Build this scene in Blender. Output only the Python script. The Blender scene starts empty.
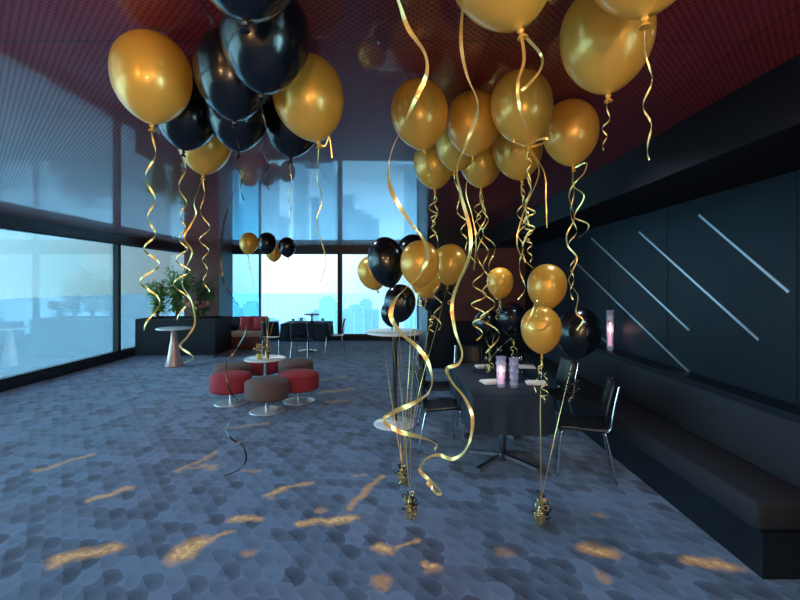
import bpy, bmesh, math, random
from mathutils import Vector, Matrix, Euler
random.seed(7)
C = bpy.context.scene.collection
F, HZ, EYE, CEIL = 433.0, 283.0, 1.78, 2.90
PI = math.pi

def R_(x): return math.radians(x)
def P(px, py, d):
    return Vector(((px - 400) * d / F, d, EYE + (HZ - py) * d / F))
def FL(px, py):
    d = F * EYE / (py - HZ)
    return Vector(((px - 400) * d / F, d, 0))

# ------------------------------------------------------------------ materials
class NT:
    def __init__(s, name, tree=None):
        if tree is None:
            s.m = bpy.data.materials.new(name); s.m.use_nodes = True; s.t = s.m.node_tree
        else:
            s.t = tree
        s.t.nodes.clear()
    def n(s, typ, **kw):
        nd = s.t.nodes.new(typ)
        for k, v in kw.items(): setattr(nd, k, v)
        return nd
    def put(s, inp, v):
        if isinstance(v, bpy.types.NodeSocket): s.t.links.new(v, inp)
        elif v is not None: inp.default_value = v
    def math(s, op, a, b=None, c=None, clamp=False):
        nd = s.n('ShaderNodeMath', operation=op, use_clamp=clamp)
        for i, v in enumerate((a, b, c)):
            if v is not None: s.put(nd.inputs[i], v)
        return nd.outputs[0]
    def vmath(s, op, a, b=None):
        nd = s.n('ShaderNodeVectorMath', operation=op)
        s.put(nd.inputs[0], a)
        if b is not None:
            s.put(nd.inputs[3 if op == 'SCALE' else 1], b)
        return nd.outputs['Value'] if op in ('DOT_PRODUCT', 'LENGTH', 'DISTANCE') else nd.outputs[0]
    def mix(s, f, a, b):
        nd = s.n('ShaderNodeMix', data_type='RGBA')
        s.put(nd.inputs[0], f); s.put(nd.inputs[6], a); s.put(nd.inputs[7], b)
        return nd.outputs[2]
    def noise(s, vec, scale, detail=3, rough=.55):
        nd = s.n('ShaderNodeTexNoise'); s.put(nd.inputs['Vector'], vec)
        nd.inputs['Scale'].default_value = scale; nd.inputs['Detail'].default_value = detail
        nd.inputs['Roughness'].default_value = rough
        return nd.outputs[0]
    def rng(s, v, a, b, c=0., d=1.):
        nd = s.n('ShaderNodeMapRange'); s.put(nd.inputs[0], v)
        for i, q in enumerate((a, b, c, d)): nd.inputs[i + 1].default_value = q
        return nd.outputs[0]
    def bsdf(s, **kw):
        nd = s.n('ShaderNodeBsdfPrincipled')
        for k, v in kw.items():
            s.put(nd.inputs[k.replace('_', ' ')], v)
        return nd
    def bump(s, h, strength=.2, dist=.01):
        nd = s.n('ShaderNodeBump'); s.put(nd.inputs['Height'], h)
        nd.inputs['Strength'].default_value = strength; nd.inputs['Distance'].default_value = dist
        return nd.outputs[0]
    def out(s, sh):
        o = s.n('ShaderNodeOutputMaterial'); s.t.links.new(sh, o.inputs['Surface'])
        return s.m
    def pos(s): return s.n('ShaderNodeNewGeometry').outputs['Position']
    def obj(s): return s.n('ShaderNodeTexCoord').outputs['Object']

def rgb(r, g, b): return (r, g, b, 1)

def simple(name, col, rough=.5, metal=0., var=.12, scale=20, coat=0., bump=0., spec=.5, **kw):
    t = NT(name)
    v = t.obj()
    f = t.noise(v, scale)
    c = t.mix(f, rgb(*[x * (1 - var) for x in col]), rgb(*[min(1, x * (1 + var)) for x in col]))
    b = t.bsdf(Base_Color=c, Roughness=rough, Metallic=metal, Coat_Weight=coat)
    b.inputs['Specular IOR Level'].default_value = spec
    b.inputs['Coat Roughness'].default_value = .06
    for k, x in kw.items(): b.inputs[k.replace('_', ' ')].default_value = x
    if bump: t.put(b.inputs['Normal'], t.bump(t.noise(v, scale * 6, 2), bump, .004))
    return t.out(b.outputs[0])

def balloon_mat(name, col, rough, metal, coat, transl, tcol):
    t = NT(name)
    lay = t.n('ShaderNodeLayerWeight'); lay.inputs[0].default_value = .35
    f = t.noise(t.obj(), 3, 2)
    c = t.mix(f, rgb(*[x * .9 for x in col]), rgb(*[min(1, x * 1.08) for x in col]))
    b = t.bsdf(Base_Color=c, Roughness=rough, Metallic=metal, Coat_Weight=coat)
    b.inputs['Coat Roughness'].default_value = .08
    tr = t.n('ShaderNodeBsdfTranslucent'); tr.inputs[0].default_value = rgb(*tcol)
    mx = t.n('ShaderNodeMixShader'); mx.inputs[0].default_value = transl
    t.t.links.new(b.outputs[0], mx.inputs[1]); t.t.links.new(tr.outputs[0], mx.inputs[2])
    return t.out(mx.outputs[0])

def glass_mat(name, tint, refl=.06, rough=0.):
    t = NT(name)
    tr = t.n('ShaderNodeBsdfTransparent'); tr.inputs[0].default_value = rgb(*tint)
    gl = t.n('ShaderNodeBsdfGlossy'); gl.inputs['Roughness'].default_value = rough
    lw = t.n('ShaderNodeFresnel'); lw.inputs[0].default_value = 1.45
    fac = t.math('MULTIPLY', lw.outputs[0], refl / .06, clamp=True)
    mx = t.n('ShaderNodeMixShader'); t.put(mx.inputs[0], fac)
    t.t.links.new(tr.outputs[0], mx.inputs[1]); t.t.links.new(gl.outputs[0], mx.inputs[2])
    return t.out(mx.outputs[0])

# ---- carpet: blue grey fish-scale weave with scattered orange inlay strokes
def carpet():
    t = NT('carpet')
    pos = t.pos()
    # slight jitter so that the woven edges are soft
    nz = t.n('ShaderNodeTexNoise'); t.put(nz.inputs['Vector'], pos); nz.inputs['Scale'].default_value = 9
    off = t.vmath('SCALE', t.vmath('SUBTRACT', nz.outputs['Color'], (.5, .5, .5)), .05)
    pj = t.vmath('ADD', pos, off)
    sp = t.n('ShaderNodeSeparateXYZ')
    ro = t.n('ShaderNodeVectorRotate', rotation_type='Z_AXIS'); t.put(ro.inputs['Vector'], pj); ro.inputs['Angle'].default_value = R_(52)
    t.put(sp.inputs[0], ro.outputs[0])
    x, y = sp.outputs[0], sp.outputs[1]
    w, h, R = .19, .098, .101
    v = t.math('DIVIDE', y, h); k = t.math('FLOOR', v); fv = t.math('FRACT', v)
    par = t.math('MULTIPLY', t.math('FLOORED_MODULO', k, 2.), .5)
    u = t.math('ADD', t.math('DIVIDE', x, w), par)
    fu = t.math('SUBTRACT', t.math('FRACT', u), .5)
    dx = t.math('MULTIPLY', fu, w); dy = t.math('MULTIPLY', fv, h)
    r = t.math('SQRT', t.math('ADD', t.math('MULTIPLY', dx, dx), t.math('MULTIPLY', dy, dy)))
    inside = t.math('LESS_THAN', r, R)
    par2 = t.math('SUBTRACT', .5, par)
    u2 = t.math('ADD', t.math('DIVIDE', x, w), par2)
    idu = t.math('ADD', t.math('MULTIPLY', inside, t.math('FLOOR', u)),
                 t.math('MULTIPLY', t.math('SUBTRACT', 1., inside), t.math('FLOOR', u2)))
    idv = t.math('ADD', k, t.math('SUBTRACT', 1., inside))
    cb = t.n('ShaderNodeCombineXYZ'); t.put(cb.inputs[0], idu); t.put(cb.inputs[1], idv)
    wn = t.n('ShaderNodeTexWhiteNoise', noise_dimensions='2D'); t.put(wn.inputs['Vector'], cb.outputs[0])
    grad = t.math('MULTIPLY', t.math('DIVIDE', r, R), .35)
    tone = t.math('ADD', t.math('MULTIPLY', wn.outputs['Value'], .85), grad)
    big = t.noise(pos, .9, 3)
    tone = t.math('ADD', tone, t.math('MULTIPLY', t.math('SUBTRACT', big, .5), .55))
    fine = t.noise(pos, 60, 2)
    tone = t.math('ADD', tone, t.math('MULTIPLY', t.math('SUBTRACT', fine, .5), .5), clamp=True)
    c = t.mix(tone, rgb(.018, .036, .075), rgb(.118, .218, .375))
    huen = t.rng(t.noise(pos, .55, 2), .4, .65)
    c = t.mix(t.math('MULTIPLY', huen, .3), c, t.mix(tone, rgb(.055, .050, .09), rgb(.235, .23, .36)))
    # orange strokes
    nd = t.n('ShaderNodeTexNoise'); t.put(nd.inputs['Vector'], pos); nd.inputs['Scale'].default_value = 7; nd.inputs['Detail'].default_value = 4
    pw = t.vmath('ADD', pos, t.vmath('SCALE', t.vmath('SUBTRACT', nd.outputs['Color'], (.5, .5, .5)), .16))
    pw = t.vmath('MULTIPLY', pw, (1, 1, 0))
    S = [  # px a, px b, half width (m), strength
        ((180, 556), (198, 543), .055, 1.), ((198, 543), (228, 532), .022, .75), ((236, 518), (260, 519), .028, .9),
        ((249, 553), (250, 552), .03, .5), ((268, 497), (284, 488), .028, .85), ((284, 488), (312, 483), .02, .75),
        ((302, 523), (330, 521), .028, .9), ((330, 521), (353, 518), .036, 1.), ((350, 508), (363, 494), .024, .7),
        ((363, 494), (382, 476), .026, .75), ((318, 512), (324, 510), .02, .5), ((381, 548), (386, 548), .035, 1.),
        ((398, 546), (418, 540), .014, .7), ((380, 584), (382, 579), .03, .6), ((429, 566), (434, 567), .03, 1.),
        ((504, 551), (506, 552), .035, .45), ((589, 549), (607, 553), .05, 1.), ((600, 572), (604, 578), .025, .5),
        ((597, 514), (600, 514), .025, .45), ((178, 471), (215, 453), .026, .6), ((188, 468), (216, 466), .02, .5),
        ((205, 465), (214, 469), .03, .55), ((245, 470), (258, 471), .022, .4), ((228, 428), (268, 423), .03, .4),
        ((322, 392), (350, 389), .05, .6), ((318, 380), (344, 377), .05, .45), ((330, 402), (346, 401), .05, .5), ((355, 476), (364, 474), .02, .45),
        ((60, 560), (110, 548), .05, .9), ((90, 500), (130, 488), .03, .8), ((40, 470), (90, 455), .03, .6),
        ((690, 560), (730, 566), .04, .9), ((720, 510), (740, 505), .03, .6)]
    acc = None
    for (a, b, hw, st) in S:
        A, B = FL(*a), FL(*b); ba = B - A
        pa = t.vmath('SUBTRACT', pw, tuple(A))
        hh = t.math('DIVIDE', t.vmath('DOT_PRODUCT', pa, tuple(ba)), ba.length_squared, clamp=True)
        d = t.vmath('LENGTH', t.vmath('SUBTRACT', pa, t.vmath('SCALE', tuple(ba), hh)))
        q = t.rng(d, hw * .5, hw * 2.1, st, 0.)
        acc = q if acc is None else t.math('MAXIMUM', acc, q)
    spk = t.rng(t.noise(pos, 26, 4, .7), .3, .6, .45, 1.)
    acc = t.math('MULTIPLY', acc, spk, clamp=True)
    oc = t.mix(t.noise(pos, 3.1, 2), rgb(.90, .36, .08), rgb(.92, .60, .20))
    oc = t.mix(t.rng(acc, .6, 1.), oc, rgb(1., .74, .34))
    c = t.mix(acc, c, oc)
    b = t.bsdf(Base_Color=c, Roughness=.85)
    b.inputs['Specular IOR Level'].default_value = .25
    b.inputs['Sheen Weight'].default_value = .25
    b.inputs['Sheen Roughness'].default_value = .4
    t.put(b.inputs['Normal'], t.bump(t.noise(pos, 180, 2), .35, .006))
    return t.out(b.outputs[0])

# ---- ceiling: burgundy lacquered metal panels with small round perforations
def ceiling_mat():
    t = NT('perforated_panels')
    pos = t.pos()
    sp = t.n('ShaderNodeSeparateXYZ'); t.put(sp.inputs[0], pos)
    x, y = sp.outputs[0], sp.outputs[1]
    k = 2 * PI / .026
    a = t.math('MULTIPLY', t.math('ADD', x, y), k * .7071); b = t.math('MULTIPLY', t.math('SUBTRACT', x, y), k * .7071)
    hole = t.rng(t.math('ADD', t.math('COSINE', a), t.math('COSINE', b)), .55, 1.0)
    def seam(c, step, o):
        fr = t.math('ABSOLUTE', t.math('SUBTRACT', t.math('FRACT', t.math('DIVIDE', t.math('ADD', c, o), step)), .5))
        return t.math('LESS_THAN', fr, .006 / step)
    se = t.math('MAXIMUM', seam(x, 1.2, .19), seam(y, .9, .25))
    hole = t.math('MULTIPLY', hole, t.rng(y, 5.6, 4.8))        # the panels towards the window are plain
    dark = t.math('MAXIMUM', t.math('MULTIPLY', hole, .85), t.math('MULTIPLY', se, .8))
    base = t.mix(t.noise(pos, 1.2, 2), rgb(.23, .018, .03), rgb(.30, .034, .042))
    c = t.mix(dark, base, rgb(.03, .010, .012))
    bs = t.bsdf(Base_Color=c, Metallic=.0, Coat_Weight=1.)
    bs.inputs['Specular IOR Level'].default_value = .3
    t.put(bs.inputs['Roughness'], t.math('ADD', .3, t.math('MULTIPLY', hole, .3)))
    t.put(bs.inputs['Coat Weight'], t.math('SUBTRACT', .9, t.math('MULTIPLY', dark, .6)))
    bs.inputs['Coat Roughness'].default_value = .03
    bs.inputs['Coat IOR'].default_value = 1.6
    t.put(bs.inputs['Normal'], t.bump(t.noise(pos, 1.6, 2), .05, .02))
    t.put(bs.inputs['Coat Normal'], t.bump(t.noise(pos, 1.6, 2), .05, .02))
    return t.out(bs.outputs[0])

M = {}
M['carpet'] = carpet()
M['ceiling'] = ceiling_mat()
M['gold'] = balloon_mat('gold_latex', (.93, .545, .09), .32, .3, .5, .3, (1., .62, .12))
M['black'] = balloon_mat('black_latex', (.003, .0045, .008), .22, 0., .25, .02, (.02, .03, .05))
M['ribbon'] = simple('gold_ribbon', (.86, .66, .24), .28, .75, .1)
M['ribbon_black'] = simple('black_ribbon', (.012, .013, .016), .22, .2)
M['foil_gold'] = simple('gold_foil', (.80, .60, .28), .2, .95, .1)
M['foil_black'] = simple('black_foil', (.02, .02, .024), .2, .5)
M['chrome'] = simple('chrome', (.72, .74, .76), .14, 1., .03)
M['steel'] = simple('brushed_steel', (.55, .57, .6), .3, 1., .08)
M['navy_wall'] = simple('dark_navy_panel', (.006, .010, .017), .42, 0., .2, 4, spec=.25)
M['navy_glass'] = simple('dark_blue_panel', (.006, .012, .021), .4, 0., .15, 3, spec=.25)
M['soffit'] = simple('soffit_paint', (.009, .008, .011), .6, 0., .15, 5, spec=.15)
M['strip'] = simple('silver_strip', (.62, .66, .72), .3, .9, .05)
M['redwood'] = simple('dark_red_veneer', (.14, .032, .028), .45, 0., .35, 5)
M['frame'] = simple('dark_window_frame', (.016, .020, .028), .35, .3, .1)
M['header'] = simple('header_panel', (.030, .018, .026), .3, .2, .1)
M['vinyl'] = simple('black_vinyl', (.012, .014, .019), .33, 0., .2, 12, bump=.1)
M['dark_fabric'] = simple('dark_upholstery', (.006, .009, .016), .75, 0., .2, 30, bump=.15)
M['cloth'] = simple('black_tablecloth', (.008, .023, .043), .75, 0., .15, 40, bump=.1)
M['red'] = simple('red_wool', (.42, .035, .05), .75, 0., .18, 30, bump=.2)
M['taupe'] = simple('brown_wool', (.17, .105, .09), .8, 0., .18, 30, bump=.2)
M['cushion_red'] = simple('red_cushion', (.62, .08, .10), .75, 0., .15, 30, bump=.2)
M['beige'] = simple('beige_seat', (.72, .55, .40), .7, 0., .1, 30)
M['white'] = simple('white_top', (.88, .91, .92), .25, 0., .04, 8, coat=.3)
M['napkin'] = simple('white_linen', (.80, .80, .78), .8, 0., .06, 40, bump=.1)
M['disc'] = simple('pale_satin_metal', (.80, .86, .90), .28, .45, .04)
M['brass'] = simple('bronze_pole', (.22, .16, .12), .3, .9, .15)
M['pinkcone'] = simple('pink_metal', (.72, .48, .42), .3, .4, .06)
def leaf_mat(name, col, tcol):
    t = NT(name); v = t.obj()
    c = t.mix(t.rng(t.noise(v, 5, 2), .35, .65), rgb(*[x * .6 for x in col]), rgb(*[x * 1.3 for x in col]))
    b = t.bsdf(Base_Color=c, Roughness=.5)
    tr = t.n('ShaderNodeBsdfTranslucent'); tr.inputs[0].default_value = rgb(*tcol)
    mx = t.n('ShaderNodeMixShader'); mx.inputs[0].default_value = .4
    t.t.links.new(b.outputs[0], mx.inputs[1]); t.t.links.new(tr.outputs[0], mx.inputs[2])
    return t.out(mx.outputs[0])
M['leaf'] = leaf_mat('leaf_green', (.24, .36, .11), (.5, .68, .2))
M['leaf_dark'] = leaf_mat('leaf_dark', (.11, .19, .09), (.24, .40, .14))
M['blossom'] = simple('dusky_blossom', (.50, .23, .16), .7, 0., .3, 9)
M['petal'] = simple('orange_petal', (.62, .36, .16), .7, 0., .3, 9)
M['stem'] = simple('stem', (.10, .085, .04), .7)
t = NT('cut_crystal')
_tr = t.n('ShaderNodeBsdfTransparent'); _tr.inputs[0].default_value = rgb(.85, .86, .97)
_b = t.bsdf(Base_Color=rgb(.80, .80, .95), Roughness=.08, Coat_Weight=.5)
_mx = t.n('ShaderNodeMixShader'); _mx.inputs[0].default_value = .3
t.t.links.new(_tr.outputs[0], _mx.inputs[1]); t.t.links.new(_b.outputs[0], _mx.inputs[2])
M['crystal'] = t.out(_mx.outputs[0])
M['clearglass'] = glass_mat('clear_glass', (.93, .96, .97), .14)
M['window_glass'] = glass_mat('window_glass', (.90, .97, .98), .05)
M['window_tint'] = glass_mat('window_glass_tinted', (.55, .84, .90), .05)
M['amber'] = simple('amber_glass', (.65, .55, .08), .15, 0., .1, 5)
M['wax'] = simple('pink_candle', (.85, .55, .60), .5, Emission_Color=rgb(1, .45, .5), Emission_Strength=1.3)  # emission stands in for flame light showing through the wax
M['city'] = simple('haze_tinted_concrete', (.11, .20, .25), .8, 0., .12, .05)  # distance haze is put into the pale blue tower colour
M['cityground'] = simple('haze_tinted_ground', (.31, .43, .46), .9, 0., .1, .01)  # ground colour paled to imitate distance haze
t = NT('candle_flame'); e = t.n('ShaderNodeEmission'); e.inputs[0].default_value = rgb(1, .55, .35); e.inputs[1].default_value = 30
M['flame'] = t.out(e.outputs[0])

# ------------------------------------------------------------------ mesh helpers
def obj(name, bm, mat, parent=None, smooth=True, M_local=None):
    me = bpy.data.meshes.new(name)
    bmesh.ops.recalc_face_normals(bm, faces=bm.faces[:])
    bm.to_mesh(me); bm.free()
    for p in me.polygons: p.use_smooth = smooth
    mats = mat if isinstance(mat, (list, tuple)) else [mat]
    for m in mats: me.materials.append(m)
    o = bpy.data.objects.new(name, me); C.objects.link(o)
    if parent is not None: o.parent = parent
    return o
def tag(o, label, cat, group=None, kind=None):
    o['label'] = label; o['category'] = cat
    if group: o['group'] = group
    if kind: o['kind'] = kind
    return o
def thing(name, label, cat, loc=(0, 0, 0), rz=0., group=None):
    o = bpy.data.objects.new(name, None); C.objects.link(o)
    o.location = loc; o.rotation_euler = (0, 0, rz); o.empty_display_size = .1
    return tag(o, label, cat, group)
def struct(o):
    o['kind'] = 'structure'; return o
def dup(root, loc, rz, label):
    r = root.copy(); C.objects.link(r); r.location = loc; r.rotation_euler = (0, 0, rz); r['label'] = label
    for ch in list(root.children):
        c = ch.copy(); C.objects.link(c); c.parent = r
        for g in list(ch.children):
            d = g.copy(); C.objects.link(d); d.parent = c
    return r
def bx(bm, x0, x1, y0, y1, z0, z1, bev=0., seg=2):
    r = bmesh.ops.create_cube(bm, size=1, matrix=Matrix.Translation(((x0 + x1) / 2, (y0 + y1) / 2, (z0 + z1) / 2)) @ Matrix.Diagonal((x1 - x0, y1 - y0, z1 - z0, 1)))
    if bev:
        es = list({e for v in r['verts'] for e in v.link_edges})
        bmesh.ops.bevel(bm, geom=es, offset=bev, segments=seg, profile=.5, affect='EDGES')
    return bm
def box(*a, **k):
    return bx(bmesh.new(), *a, **k)
def lathe(bm, prof, seg=32, cx=0, cy=0):
    rings = []
    for (r, z) in prof:
        if r < 1e-5: rings.append([bm.verts.new((cx, cy, z))])
        else: rings.append([bm.verts.new((cx + r * math.cos(2 * PI * i / seg), cy + r * math.sin(2 * PI * i / seg), z)) for i in range(seg)])
    for a, b in zip(rings, rings[1:]):
        for i in range(seg):
            j = (i + 1) % seg
            if len(a) == 1 and len(b) == 1: continue
            if len(a) == 1: bm.faces.new((a[0], b[j], b[i]))
            elif len(b) == 1: bm.faces.new((a[i], a[j], b[0]))
            else: bm.faces.new((a[i], a[j], b[j], b[i]))
    return bm
def catmull(pts, n=8):
    pts = [Vector(p) for p in pts]
    if len(pts) < 3:
        return [pts[0].lerp(pts[-1], i / (2 * n)) for i in range(2 * n + 1)]
    q = [pts[0] * 2 - pts[1]] + pts + [pts[-1] * 2 - pts[-2]]
    out = []
    for i in range(1, len(q) - 2):
        p0, p1, p2, p3 = q[i - 1:i + 3]
        for k in range(n):
            s = k / n
            out.append(.5 * ((2 * p1) + (p2 - p0) * s + (2 * p0 - 5 * p1 + 4 * p2 - p3) * s * s + (3 * p1 - p0 - 3 * p2 + p3) * s ** 3))
    out.append(pts[-1]); return out
def sweep(bm, pts, prof, wdir=None, twist=None, caps=True):
    """sweep a closed 2-D profile along pts; wdir(i,T) gives the direction of the profile's first axis"""
    rings = []; W = None
    n = len(pts)
    for i, p in enumerate(pts):
        T = (pts[min(i + 1, n - 1)] - pts[max(i - 1, 0)])
        if T.length < 1e-9: T = Vector((0, 0, -1))
        T.normalize()
        if wdir is not None:
            w = wdir(i, T)
            w = w - T * w.dot(T)
            if w.length < .15 and W is not None: w = W - T * W.dot(T)
        else:
            if W is None:
                w = T.cross(Vector((0, 0, 1)))
                if w.length < .1: w = T.cross(Vector((1, 0, 0)))
            else: w = W - T * W.dot(T)
        w.normalize(); W = w.copy()
        N = T.cross(w)
        if twist is not None:
            a = twist(i / max(1, n - 1)); w, N = w * math.cos(a) + N * math.sin(a), N * math.cos(a) - w * math.sin(a)
        rings.append([bm.verts.new(p + w * u + N * v) for (u, v) in prof])
    m = len(prof)
    for a, b in zip(rings, rings[1:]):
        for i in range(m):
            j = (i + 1) % m; bm.faces.new((a[i], a[j], b[j], b[i]))
    if caps:
        bm.faces.new(rings[0][::-1]); bm.faces.new(rings[-1])
    return bm
def circ(r, n=10): return [(r * math.cos(2 * PI * i / n), r * math.sin(2 * PI * i / n)) for i in range(n)]
def tube(bm, pts, r, n=10, smooth=6):
    return sweep(bm, catmull(pts, smooth) if len(pts) > 2 else [Vector(p) for p in pts], circ(r, n))
def flat(w, th=.0006): return [(-w / 2, -th / 2), (w / 2, -th / 2), (w / 2, th / 2), (-w / 2, th / 2)]
def ribbon(bm, pts, w, tw=1.2, ph=0., n=12):
    path = catmull(pts, n)
    return sweep(bm, path, flat(w), wdir=lambda i, T: T.cross(Vector((0, -1, .2))),
                 twist=lambda s: ph + tw * math.sin(s * len(pts) * .9 + ph))
def curl(bm, a, b, r, turns, w, ph=0., r2=None, sway=.0):
    """a curled hanging ribbon: a helix of varying radius round the line a-b"""
    a, b = Vector(a), Vector(b); ax = (b - a); L = ax.length; ax.normalize()
    e1 = ax.cross(Vector((0, 1, 0))); e1.normalize(); e2 = ax.cross(e1)
    n = max(16, int(turns * 16)); pts = []
    r2 = r if r2 is None else r2
    for i in range(n + 1):
        s = i / n
        rr = (r + (r2 - r) * s) * min(1, s * 4) * (0.75 + .35 * math.sin(s * 9 + ph * 3))
        th = ph + 2 * PI * turns * (s + .05 * math.sin(s * 7 + ph))
        pts.append(a + ax * (L * s) + e1 * (rr * math.cos(th) + sway * math.sin(s * 5 + ph)) + e2 * (rr * math.sin(th)))
    return sweep(bm, pts, flat(w), wdir=lambda i, T: ax)

# ------------------------------------------------------------------ room shell
XL, XR, YB, YF, XC = -6.6, 2.75, -3.2, 13.5, .57
YW = 9.0
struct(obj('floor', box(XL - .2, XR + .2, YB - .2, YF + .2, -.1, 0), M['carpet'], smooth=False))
struct(obj('ceiling', box(XL - .2, XR + .2, YB - .2, YF + .2, CEIL, CEIL + .12), M['ceiling'], smooth=False))
ZS, ZH = .16, 2.71
WN = [0]
def window(p0, p1, fw0=.04, fw1=.04, glass='window_glass', z0=ZS, z1=ZH):
    """one window bay from p0 to p1 (x,y): frame with mullions at both ends and a pane of its own"""
    WN[0] += 1
    a, b = Vector((*p0, 0)), Vector((*p1, 0)); d = (b - a); L = d.length
    rot = math.atan2(d.y, d.x)
    fr = bmesh.new()
    bx(fr, 0, fw0, -.06, .06, z0, z1); bx(fr, L - fw1, L, -.06, .06, z0, z1)
    bx(fr, fw0, L - fw1, -.05, .05, z0, z0 + .035); bx(fr, fw0, L - fw1, -.05, .05, z1 - .035, z1)
    root = struct(obj('window_%d' % WN[0], fr, M['frame'], smooth=False))
    root.location = a; root.rotation_euler = (0, 0, rot)
    obj('pane', box(fw0, L - fw1, -.006, .006, z0 + .035, z1 - .035), M[glass], root, smooth=False)
    return root
# back window wall
window((-6.0, YF), (-4.36, YF), .03, .025, 'window_tint')
window((-4.36, YF), (-1.87, YF), .025, .07)
window((-1.87, YF), (XC, YF), .07, .04)
window((XL, YF), (-6.0, YF))
struct(obj('trim_1', box(XL, XC + .1, YF - .10, YF + .10, ZH, CEIL), M['header'], smooth=False))
struct(obj('trim_2', box(XL, XC + .1, YF - .10, YF + .10, 0, ZS), M['frame'], smooth=False))
# left window wall
ly = [YB, 0.2, 3.5, 6.8, 10.1, YF]
for a, b in zip(ly, ly[1:]): window((XL, b), (XL, a), .05, .05)
struct(obj('trim_3', box(XL - .10, XL + .10, YB, YF, ZH, CEIL), M['header'], smooth=False))
struct(obj('trim_4', box(XL - .10, XL + .10, YB, YF, 0, ZS), M['frame'], smooth=False))
# windows in the right wall behind the viewer, and a solid rear wall
window((XR, -2.6), (XR, -.2), .05, .05, z0=.5, z1=2.4)
M['cream'] = simple('cream_bounce', (.80, .66, .46), .8, 0., .06, 4)  # cream of the unseen rear wall, added to bounce warm light forward
struct(obj('wall_rear', box(XL, XR, YB - .15, YB, 0, CEIL), M['cream'], smooth=False))
bm = bmesh.new(); bx(bm, XR, XR + .15, -.2, YW, 0, CEIL); bx(bm, XR, XR + .15, -2.6, -.2, 0, .5); bx(bm, XR, XR + .15, -2.6, -.2, 2.4, CEIL); bx(bm, XR, XR + .15, YB, -2.6, 0, CEIL)
wr = struct(obj('wall_right', bm, M['navy_wall'], smooth=False))
bm = bmesh.new(); bx(bm, XC, XR + .15, YW, YW + .15, 0, CEIL); bx(bm, XC, XC + .15, YW + .15, YF + .1, 0, CEIL)
wb = struct(obj('wall_back', bm, M['navy_wall'], smooth=False))
# column of dark red veneer in the far left corner
struct(obj('wall_column', box(-6.13, -5.14, 12.3, 13.3, 0, CEIL), M['redwood'], smooth=False))
# dropped soffit along the right wall
struct(obj('trim_5', box(1.95, XR, YB, YW, 2.56, CEIL), M['soffit'], smooth=False))
# slanted silver strips and panels on the right wall
def strip(y0, z0, y1, z1, n):
    bm = bmesh.new()
    a, b = Vector((XR - .006, y0, z0)), Vector((XR - .006, y1, z1))
    sweep(bm, [a, b], [(-.011, -.006), (.011, -.006), (.011, .006), (-.011, .006)], wdir=lambda i, T: T.cross(Vector((1, 0, 0))))
    struct(obj('trim_%d' % n, bm, M['strip'], smooth=False))
def on_wall(px, py):
    d = XR * F / (px - 400); return d, EYE + (HZ - py) * d / F
for i, (p, q) in enumerate([((592, 238), (690, 330)), ((577, 263), (690, 372)), ((600, 335), (618, 353)), ((640, 232), (760, 340)), ((700, 215), (790, 292))]):
    strip(*on_wall(*p), *on_wall(*q), 10 + i)
for i, (y0, y1) in enumerate([(3.0, 4.35), (4.45, 5.6), (5.7, 6.9), (7.0, 8.4)]):
    struct(obj('wall_panel', box(XR - .004, XR + .01, y0, y1, .96, 2.54), M['navy_glass'], smooth=False))
struct(obj('wall_panel', box(.72, 1.02, YW - .012, YW + .01, .1, 2.3), M['navy_glass'], smooth=False))
struct(obj('wall_panel', box(1.1, 2.6, YW - .012, YW + .01, 1.0, 2.5), M['redwood'], smooth=False))

# hazy city far below the windows
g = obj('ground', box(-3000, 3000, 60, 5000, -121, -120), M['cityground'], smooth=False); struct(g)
rc = random.Random(3)
for i in range(14):
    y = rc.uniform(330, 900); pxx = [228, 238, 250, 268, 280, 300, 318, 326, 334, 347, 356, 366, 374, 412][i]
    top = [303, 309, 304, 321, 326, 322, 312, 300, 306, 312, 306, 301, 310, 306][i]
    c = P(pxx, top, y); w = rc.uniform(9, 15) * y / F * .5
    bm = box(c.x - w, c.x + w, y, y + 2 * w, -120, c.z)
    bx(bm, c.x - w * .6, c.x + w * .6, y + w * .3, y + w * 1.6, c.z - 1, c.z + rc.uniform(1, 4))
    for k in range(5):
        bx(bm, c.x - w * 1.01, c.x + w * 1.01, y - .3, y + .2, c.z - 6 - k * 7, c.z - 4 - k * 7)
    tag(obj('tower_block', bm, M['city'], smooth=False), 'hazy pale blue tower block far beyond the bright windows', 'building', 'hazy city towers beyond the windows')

# ------------------------------------------------------------------ balloons
def balloon_mesh(name, mat):
    prof = [(0, .53)]
    for i in range(1, 17):
        a = PI / 2 * (1 - i / 16); prof.append((.5 * math.cos(a), .53 * math.sin(a)))
    for i in range(1, 22):
        s = i / 22; prof.append((.5 * (1 - s ** 2.25) ** .70 + .008 * s, -.70 * s))
    prof += [(.022, -.695), (.018, -.715), (0, -.716)]
    bm = lathe(bmesh.new(), prof, 40)
    me = bpy.data.meshes.new(name); bmesh.ops.recalc_face_normals(bm, faces=bm.faces[:]); bm.to_mesh(me); bm.free()
    for p in me.polygons: p.use_smooth = True
    me.materials.append(mat); return me
def knot_mesh(name, mat):
    prof = [(0, -.70), (.016, -.702), (.03, -.715), (.034, -.728), (.02, -.742), (.018, -.75), (.036, -.772), (.05, -.79), (.046, -.795), (.02, -.78), (0, -.775)]
    bm = lathe(bmesh.new(), prof, 16)
    me = bpy.data.meshes.new(name); bmesh.ops.recalc_face_normals(bm, faces=bm.faces[:]); bm.to_mesh(me); bm.free()
    for p in me.polygons: p.use_smooth = True
    me.materials.append(mat); return me
BM = {c: balloon_mesh(c + '_balloon', M[c]) for c in ('gold', 'black')}
KM = {c: knot_mesh('knot', M[c]) for c in ('gold', 'black')}
class Bal: pass
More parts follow.
